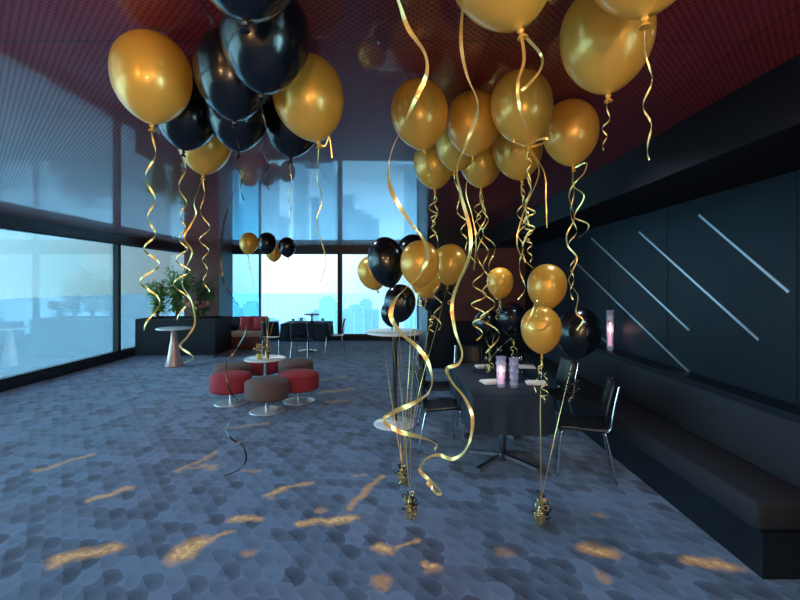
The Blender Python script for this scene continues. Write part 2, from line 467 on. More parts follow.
def balloon(col, center, size, label, group, roll=0., pitch=0., stretch=1.):
    o = bpy.data.objects.new(col + '_balloon', BM[col]); C.objects.link(o)
    Mx = Matrix.Translation(center) @ Euler((pitch, roll, random.uniform(0, 6))if False else (pitch, roll, 0)).to_matrix().to_4x4() @ Matrix.Diagonal((size, size, size * stretch, 1))
    o.matrix_world = Mx
    k = bpy.data.objects.new('knot', KM[col]); C.objects.link(k); k.parent = o
    tag(o, label, 'balloon', group)
    B = Bal(); B.o = o; B.M = Mx; B.inv = Mx.inverted(); B.knot = Mx @ Vector((0, 0, -.735)); return B
def attach(B, bm, mat='ribbon', name='ribbon'):
    bm.transform(B.inv); r = obj(name, bm, M[mat], B.o, smooth=False); return r
ZTOP = 2.885
def ceil_balloon(col, px, d, label, roll=0., size=.32, pitch=0., grp=None, drop=0.):
    c = Vector(((px - 400) * d / F, d, ZTOP - .535 * size - drop))
    return balloon(col, c, size, label, grp or ('gold balloons floating under the ceiling' if col == 'gold' else 'black balloons floating under the ceiling'), roll, pitch)

# --- cluster above on the left
bA = ceil_balloon('gold', 308, 2.04, 'gold balloon lit orange, beside the big black balloons on the left', R_(-12), .33, drop=.035)
bB = ceil_balloon('black', 266, 1.62, 'large black balloon overlapping the top of the orange-lit gold one', R_(4), .322)
bC = ceil_balloon('black', 245, 1.17, 'black balloon cut by the top edge of the picture', 0)
bD = ceil_balloon('black', 233, 1.90, 'black balloon half hidden behind the large glossy black one', R_(-2))
bE = ceil_balloon('black', 238, 2.24, 'black balloon with a long dark ribbon hanging to near the floor', 0, .305, drop=.05)
bF = ceil_balloon('black', 188, 2.33, 'black balloon between two gold ones at the far left', R_(6), .32)
bG = ceil_balloon('black', 292, 2.46, 'black balloon behind the orange-lit gold one, lower left of it', R_(2), .32)
bH = ceil_balloon('gold', 205, 2.80, 'gold balloon lowest of the left cluster, hanging above the red column', R_(3), .33)
bI = ceil_balloon('gold', 152, 1.92, 'gold balloon at the outer left end of the balloon cluster', 0, .325)
# --- cluster above on the right
bJ = ceil_balloon('gold', 500, 1.23, 'big gold balloon at top centre with ribbons looping from its knot', R_(-15), .315)
bK = ceil_balloon('gold', 606, 1.61, 'large gold balloon at upper right with a bright glint', R_(-2), .325)
bL = ceil_balloon('gold', 645, 1.14, 'gold balloon overlapping the top of the large upper right one', 0, .325)
bM = ceil_balloon('gold', 419, 2.36, 'gold balloon with a broad ribbon crossing its face, leftmost of the middle cluster', R_(-8), .31)
bN = ceil_balloon('gold', 473, 2.50, 'gold balloon with a thin dark ribbon crossing it, left of the one with a bow', R_(0), .305)
bO = ceil_balloon('gold', 521, 2.26, 'gold balloon with a small ribbon bow at its neck', R_(-10), .315)
bP = ceil_balloon('gold', 570, 2.62, 'gold balloon at the right end of the middle cluster, above dark wall', R_(-5), .325)
bQ = ceil_balloon('gold', 434, 3.32, 'small-looking gold balloon hanging below the leftmost of the middle cluster', R_(-2), .315)
bR = ceil_balloon('gold', 459, 2.86, 'gold balloon mostly hidden between two others in the middle cluster', R_(8), .30)
bS = ceil_balloon('gold', 481, 3.28, 'gold balloon low in the middle cluster with many curled ribbons', R_(0), .315)
bT = ceil_balloon('gold', 517, 2.96, 'gold balloon tucked below the one with the bow', R_(-8), .33)
# two more just above the picture that hold the long ribbons
bU = ceil_balloon('gold', 350, .98, 'gold balloon overhead trailing the longest broad gold ribbon down past the cocktail table', 0, .31)
bV = ceil_balloon('gold', 490, .84, 'gold balloon overhead trailing the broad gold ribbon looping before the dark table', 0, .31)

# broad ribbons in front
def rp(lst, d, wob=.05, seed=1):
    r = random.Random(seed); out = []
    for i, (x, y) in enumerate(lst): out.append(P(x, y, d + wob * math.sin(i * 1.1 + seed)))
    return out
L1 = [(398, 0), (408, 28), (424, 52), (427, 72), (419, 92), (405, 122), (392, 150), (388, 175), (394, 197), (410, 222), (424, 241), (427, 258), (419, 276), (406, 288), (395, 300), (391, 316), (400, 332), (416, 346), (427, 360), (432, 378), (428, 393), (412, 404), (394, 412), (384, 420), (398, 431), (420, 437), (436, 444), (435, 450)]
pts = [bU.knot, P(385, -30, 1.0)] + rp(L1, 1.0, .035, 1)
attach(bU, ribbon(bmesh.new(), pts, .0108, 1.15, .35))
L2 = [(464, 0), (461, 40), (466, 72), (477, 100), (476, 118), (467, 142), (457, 168), (461, 195), (470, 230), (469, 258), (458, 284), (452, 305), (455, 330), (462, 352), (458, 364), (447, 369), (452, 382), (464, 397), (472, 415), (471, 436), (464, 452), (452, 459), (438, 455), (426, 459), (420, 470), (429, 480), (441, 492), (436, 493), (427, 482)]
pts = [bV.knot, P(474, -25, .95)] + rp(L2, 1.02, .035, 2)
attach(bV, ribbon(bmesh.new(), pts, .0085, 1.1, .2))
# ribbons from the top centre balloon
bm = bmesh.new()
ribbon(bm, [bJ.knot, P(524, 60, 1.22), P(518, 82, 1.2), P(519, 104, 1.22), P(525, 124, 1.25), P(530, 138, 1.3)], .009, .5)
ribbon(bm, [bJ.knot, P(541, 55, 1.25), P(540, 70, 1.22), P(529, 84, 1.2), P(521, 91, 1.2)], .009, .5, .6)
attach(bJ, bm)
# bow + hanging curls
bm = bmesh.new()
k = bO.knot
for sx in (-1, 1):
    ribbon(bm, [k, k + Vector((sx * .035, -.02, .03)), k + Vector((sx * .08, -.03, .035)), k + Vector((sx * .085, -.03, .02)), k + Vector((sx * .04, -.02, .005)), k], .012, .3, .4)
curl(bm, k, P(530, 240, 2.25), .02, 4.5, .008, .4, .032)
curl(bm, k, P(526, 262, 2.3), .02, 2.4, .008, 2.)
ribbon(bm, [k, P(544, 172, 2.2), P(546, 200, 2.2), P(547, 228, 2.2)], .006, .5)
ribbon(bm, [k, P(539, 172, 2.2), P(525, 208, 2.2), P(517, 238, 2.2), P(521, 256, 2.2), P(533, 268, 2.22)], .007, .6)
attach(bO, bm)
bm = bmesh.new(); k = bP.knot
ribbon(bm, [k, P(586, 163, 2.55), P(584, 173, 2.55), P(574, 184, 2.6), P(569, 196, 2.62), P(573, 210, 2.6), P(574, 220, 2.58), P(567, 234, 2.6), P(568, 246, 2.62), P(577, 258, 2.58), P(572, 272, 2.6), P(569, 282, 2.62), P(578, 296, 2.6), P(576, 312, 2.6), P(583, 320, 2.58), P(577, 330, 2.6)], .009, .8)
ribbon(bm, [k, P(573, 185, 2.56), P(584, 196, 2.52), P(576, 212, 2.58), P(575, 218, 2.56), P(588, 224, 2.52), P(586, 232, 2.54), P(578, 238, 2.6)], .008, .7, 1)
curl(bm, k, P(572, 300, 2.65), .022, 4.5, .007, 1.)
attach(bP, bm)
bm = bmesh.new(); k = bS.knot
curl(bm, k, P(478, 340, 3.25), .045, 6.0, .010, .4, .055)
curl(bm, k, P(491, 352, 3.3), .035, 5.0, .010, 2.2, .07)
curl(bm, k, P(472, 262, 3.2), .03, 3.5, .009, 4.)
curl(bm, k, P(497, 300, 3.35), .04, 4.0, .009, 5.3)
attach(bS, bm)
bm = bmesh.new(); k = bQ.knot
curl(bm, k, P(433, 238, 3.3), .04, 4.0, .009, 1.5, .03); curl(bm, k, P(438, 330, 3.3), .03, 5.0, .008, .2)
attach(bQ, bm)
bm = bmesh.new(); k = bT.knot
curl(bm, k, P(531, 262, 2.95), .03, 5.0, .008, .8); curl(bm, k, P(521, 300, 2.9), .028, 4.0, .008, 3.8)
attach(bT, bm)
bm = bmesh.new(); k = bM.knot
curl(bm, k, P(431, 182, 2.3), .015, 1.5, .006, .8)
attach(bM, bm)
bm = bmesh.new(); k = bN.knot
ribbon(bm, [k, P(466, 190, 2.5), P(472, 215, 2.5), P(476, 240, 2.5), P(474, 270, 2.5)], .006, .7)
attach(bN, bm)
bm = bmesh.new(); k = bR.knot
curl(bm, k, P(467, 250, 2.85), .025, 3.2, .008, .8)
attach(bR, bm)
# left ribbons
bm = bmesh.new(); k = bA.knot
ribbon(bm, [k, k + Vector((.03, 0, -.01)), k + Vector((.05, 0, .03)), k + Vector((.06, .02, -.06))], .006, .5)
ribbon(bm, [k, P(318, 160, 2.05), P(317, 178, 2.05), P(322, 200, 2.1), P(316, 222, 2.1), P(321, 240, 2.1), P(326, 262, 2.1), P(320, 282, 2.1)], .005, .9)
attach(bA, bm)
bm = bmesh.new(); k = bE.knot
ribbon(bm, [k, P(240, 164, 2.15), P(236, 184, 2.15), P(229, 205, 2.15), P(223, 228, 2.17), P(221, 258, 2.2), P(224, 282, 2.2), P(233, 298, 2.2), P(243, 313, 2.2), P(246, 330, 2.22), P(237, 348, 2.24), P(227, 362, 2.22), P(227, 380, 2.2), P(232, 394, 2.2), P(240, 404, 2.2), P(234, 416, 2.22), P(226, 429, 2.24), P(232, 439, 2.2), P(243, 446, 2.2), P(246, 460, 2.2), P(238, 470, 2.2), P(224, 476, 2.2)], .0095, .9, .4)
attach(bE, bm, 'ribbon_black')
bm = bmesh.new(); k = bH.knot
ribbon(bm, [k, P(198, 190, 2.78), P(194, 203, 2.78), P(196, 214, 2.8), P(190, 226, 2.8), P(184, 238, 2.8), P(192, 252, 2.78), P(186, 268, 2.8), P(182, 284, 2.8), P(191, 300, 2.78), P(195, 322, 2.8), P(188, 336, 2.8), P(180, 346, 2.82), P(190, 354, 2.78), P(193, 358, 2.78), P(184, 363, 2.8)], .012, .7, .3)
curl(bm, k, P(206, 292, 2.85), .03, 4.5, .007, 1.2)
attach(bH, bm)
bm = bmesh.new(); k = bF.knot
curl(bm, k, P(182, 320, 2.25), .026, 6.0, .008, 2.4, .04)
attach(bF, bm)
bm = bmesh.new(); k = bI.knot
curl(bm, k, P(150, 330, 1.95), .03, 5.0, .009, 2.4, .04)
attach(bI, bm)
for B, tgt, mt in ((bB, (268, 190, 1.7), 'ribbon_black'), (bD, (243, 200, 1.85), 'ribbon_black'), (bG, (290, 225, 2.45), 'ribbon'), (bK, (604, 150, 1.65), 'ribbon'), (bL, (650, 160, 1.2), 'ribbon')):
    bm = bmesh.new()
    curl(bm, B.knot, P(*tgt), .012, 2.5, .005, 1.1)
    attach(B, bm, mt)

# --- weights of crumpled gold and black foil strips
def weight(loc, label, h=.21, seed=1):
    r = random.Random(seed)
    root = thing('balloon_weight', label, 'balloon weight', loc)
    bm = bmesh.new(); prof = [(0, 0), (.03, .0), (.034, .01), (.032, h * .35), (.022, h * .62), (.012, h * .8), (0, h * .82)]
    lathe(bm, prof, 18)
    for v in bm.verts:
        if v.co.z > .004:
            v.co.x += r.uniform(-.006, .006); v.co.y += r.uniform(-.006, .006)
    obj('foil_body', bm, M['foil_gold'], root, smooth=False)
    for mat, n, nm in (('foil_gold', 17, 'gold_foil_curls'), ('foil_black', 13, 'black_foil_curls')):
        bm = bmesh.new()
        for i in range(n):
            a = r.uniform(0, 2 * PI); z = r.uniform(.05, h * .9); z2 = max(.02, z + r.uniform(-.05, .05))
            d = Vector((math.cos(a), math.sin(a), 0)); s = Vector((-math.sin(a), math.cos(a), 0)) * r.uniform(-.03, .03)
            rr = r.uniform(.04, .066)
            ribbon(bm, [d * .012 + Vector((0, 0, z)), d * rr * .8 + Vector((0, 0, z + .014)), d * rr + s + Vector((0, 0, (z + z2) / 2)), d * rr * .75 + s * 1.5 + Vector((0, 0, z2)), d * .02 + s + Vector((0, 0, max(.012, z2 - .012)))], .010, .8, r.uniform(0, 3), 5)
        obj(nm, bm, M[mat], root)
    return Vector(loc) + Vector((0, 0, h * .8))
def teth(col, px, py, d, size, label, grp, wt, roll=0., extra=0, stretch=1., pitch=0., seed=0, wpx=.0055):
    B = balloon(col, P(px, py, d), size, label, grp, roll, pitch, stretch)
    bm = bmesh.new(); r = random.Random(seed + px)
    mid = B.knot.lerp(wt, .5) + Vector((r.uniform(-.02, .02), r.uniform(-.02, .02), 0))
    ribbon(bm, [B.knot, B.knot.lerp(mid, .5) + Vector((r.uniform(-.006, .006), 0, 0)), mid, mid.lerp(wt, .5), wt], wpx, .9, r.uniform(0, 3))
    for i in range(extra):
        e = B.knot + Vector((r.uniform(-.05, .05), r.uniform(-.06, .03), -r.uniform(.12, .36)))
        curl(bm, B.knot, e, r.uniform(.015, .03), r.uniform(1.5, 3), .007, r.uniform(0, 6))
    attach(B, bm); return B
# right floor bunch
w1 = weight(FL(541, 524), 'gold and black foil balloon weight on the floor in front of the dining table', .215, 1)
G = 'balloons of the bunch in front of the dining table'
q = teth('gold', 547, 284, 3.26, .285, 'pale gold balloon topmost of the bunch in front of the dining table', G, w1, R_(4), 1)
bm = bmesh.new(); k = q.knot
ribbon(bm, [k, P(538, 300, 2.86), P(530, 318, 2.83), P(527, 326, 2.83), P(540, 331, 2.81), P(552, 322, 2.81)], .009, .6)
ribbon(bm, [k, P(545, 302, 2.88), P(536, 314, 2.83), P(541, 320, 2.82)], .008, .6, 1.)
attach(q, bm)
q = teth('gold', 541, 327, 2.99, .27, 'amber gold balloon wrapped in curled ribbons, below the pale gold one', G, w1, R_(-2), 2)
q = teth('black', 579, 330, 3.30, .325, 'glossy black balloon with blue sheen, right of the amber gold one', G, w1, R_(12), 0)
bm = bmesh.new()
curl(bm, q.knot, P(577, 395, 3.2), .02, 3.5, .008, .5, .035); curl(bm, q.knot, P(566, 392, 3.22), .018, 3, .008, 2.5, .03)
attach(q, bm, 'ribbon_black')
bm = bmesh.new(); curl(bm, P(546, 372, 3.12), P(543, 402, 3.12), .03, 3, .007, .5); attach(q, bm)
# two centre bunches
w2 = weight(FL(410, 518), 'gold and black foil balloon weight, nearer of the two by the cocktail table', .19, 2)
w3 = weight(FL(402, 484), 'gold and black foil balloon weight, farther of the two by the cocktail table', .19, 3)
G = 'balloons of the nearer bunch by the cocktail table'
teth('black', 386, 259, 3.45, .29, 'tall black balloon in front of the bright window, left of the ribbon-crossed gold one', G, w2, R_(-9), 0, 1.15)
teth('gold', 420, 261, 3.12, .28, 'gold balloon in the middle bunch with a broad ribbon curving over it', G, w2, R_(4), 1)
teth('black', 400, 301, 3.22, .235, 'small black balloon below the tall black one', G, w2, R_(4), 0)
G = 'balloons of the farther bunch by the cocktail table'
teth('gold', 450, 262, 3.88, .305, 'gold balloon at the right end of the middle bunch', G, w3, R_(6), 1)
teth('gold', 372, 271, 4.0, .265, 'gold balloon peeking out behind the tall black one', G, w3, R_(-16), 0)
teth('black', 413, 252, 4.02, .31, 'black balloon behind the ribbon-crossed gold one in the middle bunch', G, w3, R_(0), 0)
teth('gold', 426, 278, 3.52, .245, 'gold balloon low behind the ribbon-crossed one in the middle bunch', G, w3, R_(0), 0)
teth('black', 392, 312, 4.1, .21, 'small dark balloon behind the lower left of the middle bunch', G, w3, R_(0), 0)
teth('black', 432, 296, 3.9, .22, 'black balloon lowest on the right of the middle bunch', G, w3, R_(0), 1)

# ------------------------------------------------------------------ dining furniture
def make_chair(label):
    root = thing('dining_chair', label, 'chair', group='black dining chairs with chrome legs')
    def shell(prof, w0, w1, th):
        bm = bmesh.new(); nx = 8; rows = []
        for j, (y, z) in enumerate(prof):
            f = j / (len(prof) - 1); w = w0 + (w1 - w0) * f; row = []
            for i in range(nx + 1):
                u = i / nx * 2 - 1
                row.append(bm.verts.new((u * w / 2, y + (-.0 + .03 * u * u if prof[0][1] > .5 else 0), z + (.012 * u * u if prof[0][1] < .5 else 0))))
            rows.append(row)
        for a, b in zip(rows, rows[1:]):
            for i in range(nx): bm.faces.new((a[i], a[i + 1], b[i + 1], b[i]))
        bmesh.ops.recalc_face_normals(bm, faces=bm.faces[:])
        r = bmesh.ops.solidify(bm, geom=bm.faces[:], thickness=th)
        return bm
    obj('seat', shell([(.23, .435), (.20, .452), (.10, .456), (0, .45), (-.12, .447), (-.19, .455), (-.215, .475)], .43, .40, .025), M['vinyl'], root)
    obj('backrest', shell([(-.215, .52), (-.222, .60), (-.238, .68), (-.258, .76), (-.275, .83), (-.282, .865)], .40, .37, .022), M['vinyl'], root)
    for sx in (-1, 1):
        obj('leg', tube(bmesh.new(), [(sx * .19, .19, .44), (sx * .20, .215, .22), (sx * .215, .235, 0)], .0105), M['chrome'], root)
        obj('leg', tube(bmesh.new(), [(sx * .18, -.17, .44), (sx * .195, -.22, .22), (sx * .205, -.26, 0)], .0105), M['chrome'], root)
        obj('back_frame', tube(bmesh.new(), [(sx * .19, -.14, .437), (sx * .205, -.205, .46), (sx * .205, -.225, .56), (sx * .197, -.245, .68), (sx * .19, -.272, .80), (sx * .186, -.285, .86)], .010), M['chrome'], root)
    obj('seat_rail', tube(bmesh.new(), [(-.19, .19, .432), (.19, .19, .432)], .009), M['chrome'], root)
    obj('seat_rail', tube(bmesh.new(), [(-.18, -.17, .432), (.18, -.17, .432)], .009), M['chrome'], root)
    return root
ch = make_chair('black dining chair with chrome legs on the right side of the dark table')
ch.location = (1.74, 4.12, 0); ch.rotation_euler = (0, 0, R_(72))
dup(ch, (.42, 4.75, 0), R_(-82), 'black dining chair on the left side of the dark table, nearest the cocktail table')
dup(ch, (.50, 5.6, 0), R_(-95), 'dark dining chair on the left side of the dark table, farther back')
dup(ch, (1.78, 5.2, 0), R_(92), 'dark dining chair behind the glossy black balloon, farther along the right side of the table')
dup(ch, (1.0, 6.15, 0), R_(178), 'dark dining chair at the far end of the long dark table')
# by the window
dup(ch, (-3.12, 10.55, 0), R_(8), 'black chair by the bright window, next to the sofa with red cushions')
dup(ch, (-2.33, 10.3, 0), R_(-4), 'black chair with its back to us at the middle of the window table')
dup(ch, (-1.66, 11.0, 0), R_(98), 'black chair seen side-on at the right end of the window table')

def make_table(loc, label, w, l):
    root = thing('dining_table', label, 'table', loc, 0, 'dining tables')
    obj('tabletop', box(-w / 2, w / 2, -l / 2, l / 2, .715, .745, bev=.006), M['vinyl'], root)
    bm = bmesh.new(); lathe(bm, [(0, .02), (.036, .02), (.036, .715), (0, .715)], 20); obj('pedestal', bm, M['steel'], root)
    for a in (38, 142, 218, 322):
        bm = bmesh.new(); d = Vector((math.cos(R_(a)), math.sin(R_(a)), 0))
        sweep(bm, [d * .02 + Vector((0, 0, .07)), d * .2 + Vector((0, 0, .045)), d * .36 + Vector((0, 0, .018))], [(-.02, -.016), (.02, -.016), (.02, .016), (-.02, .016)], wdir=lambda i, T: T.cross(Vector((0, 0, 1))))
        obj('foot', bm, M['steel'], root, smooth=False)
    obj('top_plate', box(-.15, .15, -.15, .15, .70, .716), M['steel'], root, smooth=False)
    return root
TX = 1.02
make_table((TX, 4.31, 0), 'dark clothed dining table on a steel cross-foot pedestal, right of the cocktail table', .70, .80)
make_table((TX, 5.15, 0), 'dark dining table set end to end behind the one with a visible cross-foot pedestal', .70, .80)
def tablecloth(x0, x1, y0, y1, z, hem, seed, label):
    r = random.Random(seed); bm = bmesh.new()
    per = []; n = 44
    cx, cy = (x0 + x1) / 2, (y0 + y1) / 2
    def loop(off, zz, amp):
        vs = []; pts = []
        rad = .03
        for (ex0, ey0, ex1, ey1) in ((x0, y0, x1, y0), (x1, y0, x1, y1), (x1, y1, x0, y1), (x0, y1, x0, y0)):
            for i in range(n):
                s = i / n; x = ex0 + (ex1 - ex0) * s; y = ey0 + (ey1 - ey0) * s
                nx, ny = (ey1 - ey0), -(ex1 - ex0); l = math.hypot(nx, ny); nx /= l; ny /= l
                L = l * s
                w = off + amp * (math.sin(L * 21 + seed) + .6 * math.sin(L * 37 + 2 * seed))
                pts.append((x + nx * w, y + ny * w, zz + (amp * .7 * math.sin(L * 9) if zz < z - .1 else 0)))
        return [bm.verts.new(p) for p in pts]
    loops = [loop(-.004, z + .004, 0), loop(.006, z, 0), loop(.010, z - .02, .001), loop(.014, z - .1, .004), loop(.022, z - .22, .009), loop(.03, hem, .014)]
    bm.faces.new(loops[0])
    for a, b in zip(loops, loops[1:]):
        for i in range(len(a)):
            j = (i + 1) % len(a); bm.faces.new((a[i], a[j], b[j], b[i]))
    return tag(obj('tablecloth', bm, M['cloth']), label, 'tablecloth')
tablecloth(TX - .36, TX + .36, 3.90, 5.56, .748, .42, 2, 'dark blue-black cloth draped over the long dining table')

def napkin(px, py, w, d_, rz, label):
    d = (EYE - .77) * F / (py - HZ); c = P(px, py, d)
    root = thing('folded_napkin', label, 'napkin', (c.x, c.y, .7525), rz, 'white napkins on the dark table')
    o = obj('lower_fold', box(-w / 2, w / 2, -d_ / 2, d_ / 2, 0, .014, bev=.005), M['napkin'], root)
    obj('upper_fold', box(-w / 2 + .006, w / 2 - .004, -d_ / 2 + .004, d_ / 2 - .02, .0142, .026, bev=.005), M['napkin'], root)
napkin(491, 381, 0.20, .165, R_(12), 'white folded napkin at the left front of the dark table, beside the crystal vases')
napkin(536, 382, 0.20, .165, R_(-8), 'white folded napkin at the right front of the dark table')
napkin(484, 366, 0.20, .165, R_(5), 'white folded napkin at the far left of the dark table')
napkin(526, 366, 0.20, .165, R_(-5), 'white folded napkin at the far right of the dark table')
def crystal(loc, r, h, label, candle, seed=0, name='crystal_vase'):
    root = thing(name, label, 'vase', loc, seed * .3)
    bm = bmesh.new(); seg = 12; prof = []
    n = 9
    for i in range(n + 1):
        s = i / n; rr = r * (.80 + .2 * s) * (1 + (.10 if i % 2 else -.06)); prof.append((rr, s * h))
    prof = [(0, 0)] + prof + [(r * .85, h), (r * .70, h * .1), (0, h * .1)]
    lathe(bm, prof, seg); obj('cut_glass', bm, M['crystal'], root, smooth=False)
    if candle:
        c = obj('candle', lathe(bmesh.new(), [(0, h * .12), (r * .5, h * .12), (r * .5, h * .40), (0, h * .42)], 16), M['wax'], root)
        obj('flame', lathe(bmesh.new(), [(0, h * .42), (r * .2, h * .50), (r * .16, h * .58), (0, h * .70)], 10), M['flame'], c)
    return root
crystal(P(501, 387, 4.28).xy.to_3d() + Vector((0, 0, .7525)), .05, .30, 'cut crystal vase with a glowing pink candle on the dark table', True, 1)
crystal(P(514, 388, 4.26).xy.to_3d() + Vector((0, 0, .7525)), .05, .29, 'cut crystal vase right beside the one with the pink candle', False, 2)
def wineglass(loc, label):
    root = thing('wine_glass', label, 'glass', loc, 0, 'wine glasses on the dark table')
    obj('bowl', lathe(bmesh.new(), [(0, .09), (.02, .095), (.036, .12), (.040, .15), (.034, .20), (.033, .20), (.038, .15), (.034, .121), (.018, .098), (0, .094)], 20), M['clearglass'], root)
    obj('stem', lathe(bmesh.new(), [(0, 0), (.034, 0), (.034, .003), (.006, .008), (.004, .05), (.006, .09), (0, .092)], 16), M['clearglass'], root)
for (px, py, lb) in ((489, 372, 'wine glass left of the candle vase'), (521, 372, 'wine glass right of the plain crystal vase'), (500, 362, 'wine glass behind the candle vase, toward the far end')):
    d = (EYE - .752) * F / (py - HZ); c = P(px, py, d); wineglass((c.x, c.y, .7525), lb)
# bunch on the table
w4 = weight(Vector((1.03, 5.02, .7525)), 'small foil balloon weight on the far part of the dark table', .16, 4)
G = 'dim balloons of the bunch standing on the dark table'
teth('gold', 500, 281, 4.75, .285, 'dim gold balloon above the dark table, behind the curled ribbons', G, w4, 0, 2)
teth('black', 512, 317, 4.7, .30, 'black balloon above the dark table, behind the amber gold one', G, w4, 0, 2)
teth('black', 487, 322, 4.95, .28, 'black balloon above the far left of the dark table', G, w4, 0, 1)

# banquette along the right wall, with ledge
root = thing('wall_banquette', 'dark upholstered banquette along the navy wall on the right', 'bench', (2.4, 5.6, 0))
obj('base', box(-.22, .34, -3.0, 2.6, 0, .28), M['navy_wall'], root, smooth=False)
obj('seat', box(-.26, .18, -3.0, 2.6, .28, .46, bev=.03), M['dark_fabric'], root)
obj('backrest', box(.16, .31, -3.0, 2.6, .44, .90, bev=.03), M['dark_fabric'], root)
obj('ledge', box(.14, .342, -3.0, 2.6, .902, .935), M['navy_wall'], root, smooth=False)
crystal(Vector((2.63, 5.42, .937)), .045, .50, 'tall slim crystal vase on the ledge by the navy wall', True, 5)

# ------------------------------------------------------------------ cocktail table
root = thing('cocktail_table', 'tall cocktail table with white top on a bronze pole and round white foot', 'table', FL(395, 424))
obj('tabletop', lathe(bmesh.new(), [(0, 1.145), (.36, 1.145), (.372, 1.152), (.375, 1.163), (.372, 1.172), (.36, 1.176), (0, 1.176)], 48), M['white'], root)
obj('pole', lathe(bmesh.new(), [(0, .03), (.035, .03), (.035, .04), (.028, .06), (.028, 1.12), (.10, 1.14), (.10, 1.146), (0, 1.146)], 24), M['brass'], root)
obj('foot', lathe(bmesh.new(), [(0, 0), (.27, 0), (.272, .010), (.25, .020), (.08, .034), (.05, .05), (0, .05)], 48), M['white'], root)
# pink pedestal table at the far left
root = thing('pedestal_table', 'small white-topped table on a pale pink cone foot near the plants', 'table', FL(174, 366))
obj('tabletop', lathe(bmesh.new(), [(0, .79), (.34, .79), (.35, .80), (.35, .815), (.34, .82), (0, .82)], 40), M['white'], root)
obj('cone_foot', lathe(bmesh.new(), [(0, 0), (.18, 0), (.18, .015), (.13, .2), (.07, .55), (.05, .79), (0, .79)], 32), M['pinkcone'], root)

# ------------------------------------------------------------------ ottomans
def ottoman(px, py, mat, label):
    c = FL(px, py)
    root = thing('round_ottoman', label, 'ottoman', c, 0, 'round ottomans around the low white table')
    r = .295
    prof = [(0, .185), (r - .03, .185), (r - .008, .195), (r, .22), (r + .004, .30), (r, .385), (r - .004, .395), (r - .008, .398), (r - .006, .404), (r - .012, .420), (r - .05, .440), (r * .5, .450), (0, .452)]
    s = obj('seat', lathe(bmesh.new(), prof, 48), M[mat], root)
    obj('piping', lathe(bmesh.new(), [(r - .006, .396), (r + .003, .397), (r + .005, .402), (r + .001, .407), (r - .008, .407)], 48), M[mat], s)
    obj('pole', lathe(bmesh.new(), [(0, .012), (.028, .012), (.026, .03), (.026, .16), (.1, .178), (.1, .186), (0, .186)], 20), M['chrome'], root)
    obj('base_disc', lathe(bmesh.new(), [(0, 0), (.235, 0), (.238, .006), (.225, .012), (.05, .022), (0, .022)], 44), M['disc'], root)
ottoman(231, 403, 'red', 'red round ottoman left of the low white table, under the hanging dark ribbon')
ottoman(267, 411, 'taupe', 'brown round ottoman nearest the viewer, in front of the low white table')
ottoman(299, 401, 'red', 'red round ottoman right of the low white table')
ottoman(232, 391, 'taupe', 'brown round ottoman behind the left red one')
ottoman(296, 386, 'taupe', 'brown round ottoman behind the right red one')
ottoman(262, 383, 'red', 'dark red round ottoman just behind the low white table')
tl = FL(265, 397)
root = thing('low_table', 'low round white table in the middle of the ottomans', 'table', tl)
obj('tabletop', lathe(bmesh.new(), [(0, .585), (.30, .585), (.315, .592), (.315, .606), (.305, .612), (0, .612)], 44), M['white'], root)
obj('pole', lathe(bmesh.new(), [(0, .02), (.03, .02), (.03, .56), (.12, .575), (.12, .586), (0, .586)], 20), M['chrome'], root)
obj('base_disc', lathe(bmesh.new(), [(0, 0), (.24, 0), (.242, .008), (.06, .022), (0, .022)], 40), M['disc'], root)
# flowers
fr = random.Random(12)
def blob(bm, c, r):
    bmesh.ops.create_icosphere(bm, subdivisions=2, radius=r, matrix=Matrix.Translation(c) @ Euler((fr.uniform(0, 3), fr.uniform(0, 3), 0)).to_matrix().to_4x4() @ Matrix.Diagonal((1, 1, .7, 1)))
root = thing('flower_vase', 'little amber vase of orange-brown flowers on the low white table', 'vase', tl + Vector((-.06, -.10, .613)))
obj('vase', lathe(bmesh.new(), [(0, 0), (.035, 0), (.042, .03), (.036, .07), (.03, .085), (.026, .085), (.03, .06), (0, .02)], 20), M['amber'], root)
for i in range(9):
    a = i * 2.4; rr = .02 + .022 * (i % 4); c = Vector((rr * math.cos(a), rr * math.sin(a), .14 + .025 * ((i * 3) % 4)))
    bm = bmesh.new()
    for k in range(7):
        b = k * 2 * PI / 7; blob(bm, c + Vector((.016 * math.cos(b), .016 * math.sin(b), .006 * (k % 2))), .013)
    blob(bm, c + Vector((0, 0, .006)), .012)
    f = obj('flower', bm, M['petal'], root)
    obj('stem', tube(bmesh.new(), [(0, 0, .03), (c.x * .5, c.y * .5, .09), tuple(c)], .003, 6), M['stem'], f)
w5 = weight(tl + Vector((.05, -.08, .613)), 'dark foil balloon weight beside the flowers on the low white table', .17, 6)
G = 'balloons of the small far bunch above the ottomans'
teth('gold', 249, 242, 6.6, .275, 'gold balloon leftmost of the small far bunch in front of the window', G, w5, R_(5), 1, 1., 0., 0, .005)
teth('black', 267, 242, 6.55, .275, 'black balloon in the middle of the small far bunch', G, w5, R_(0), 1, 1., 0., 0, .005)
teth('gold', 274, 251, 6.85, .25, 'gold balloon between the two black ones in the small far bunch', G, w5, R_(0), 0, 1., 0., 0, .005)
teth('black', 287, 246, 6.6, .255, 'black balloon rightmost of the small far bunch in front of the window', G, w5, R_(-5), 1, 1., 0., 0, .005)

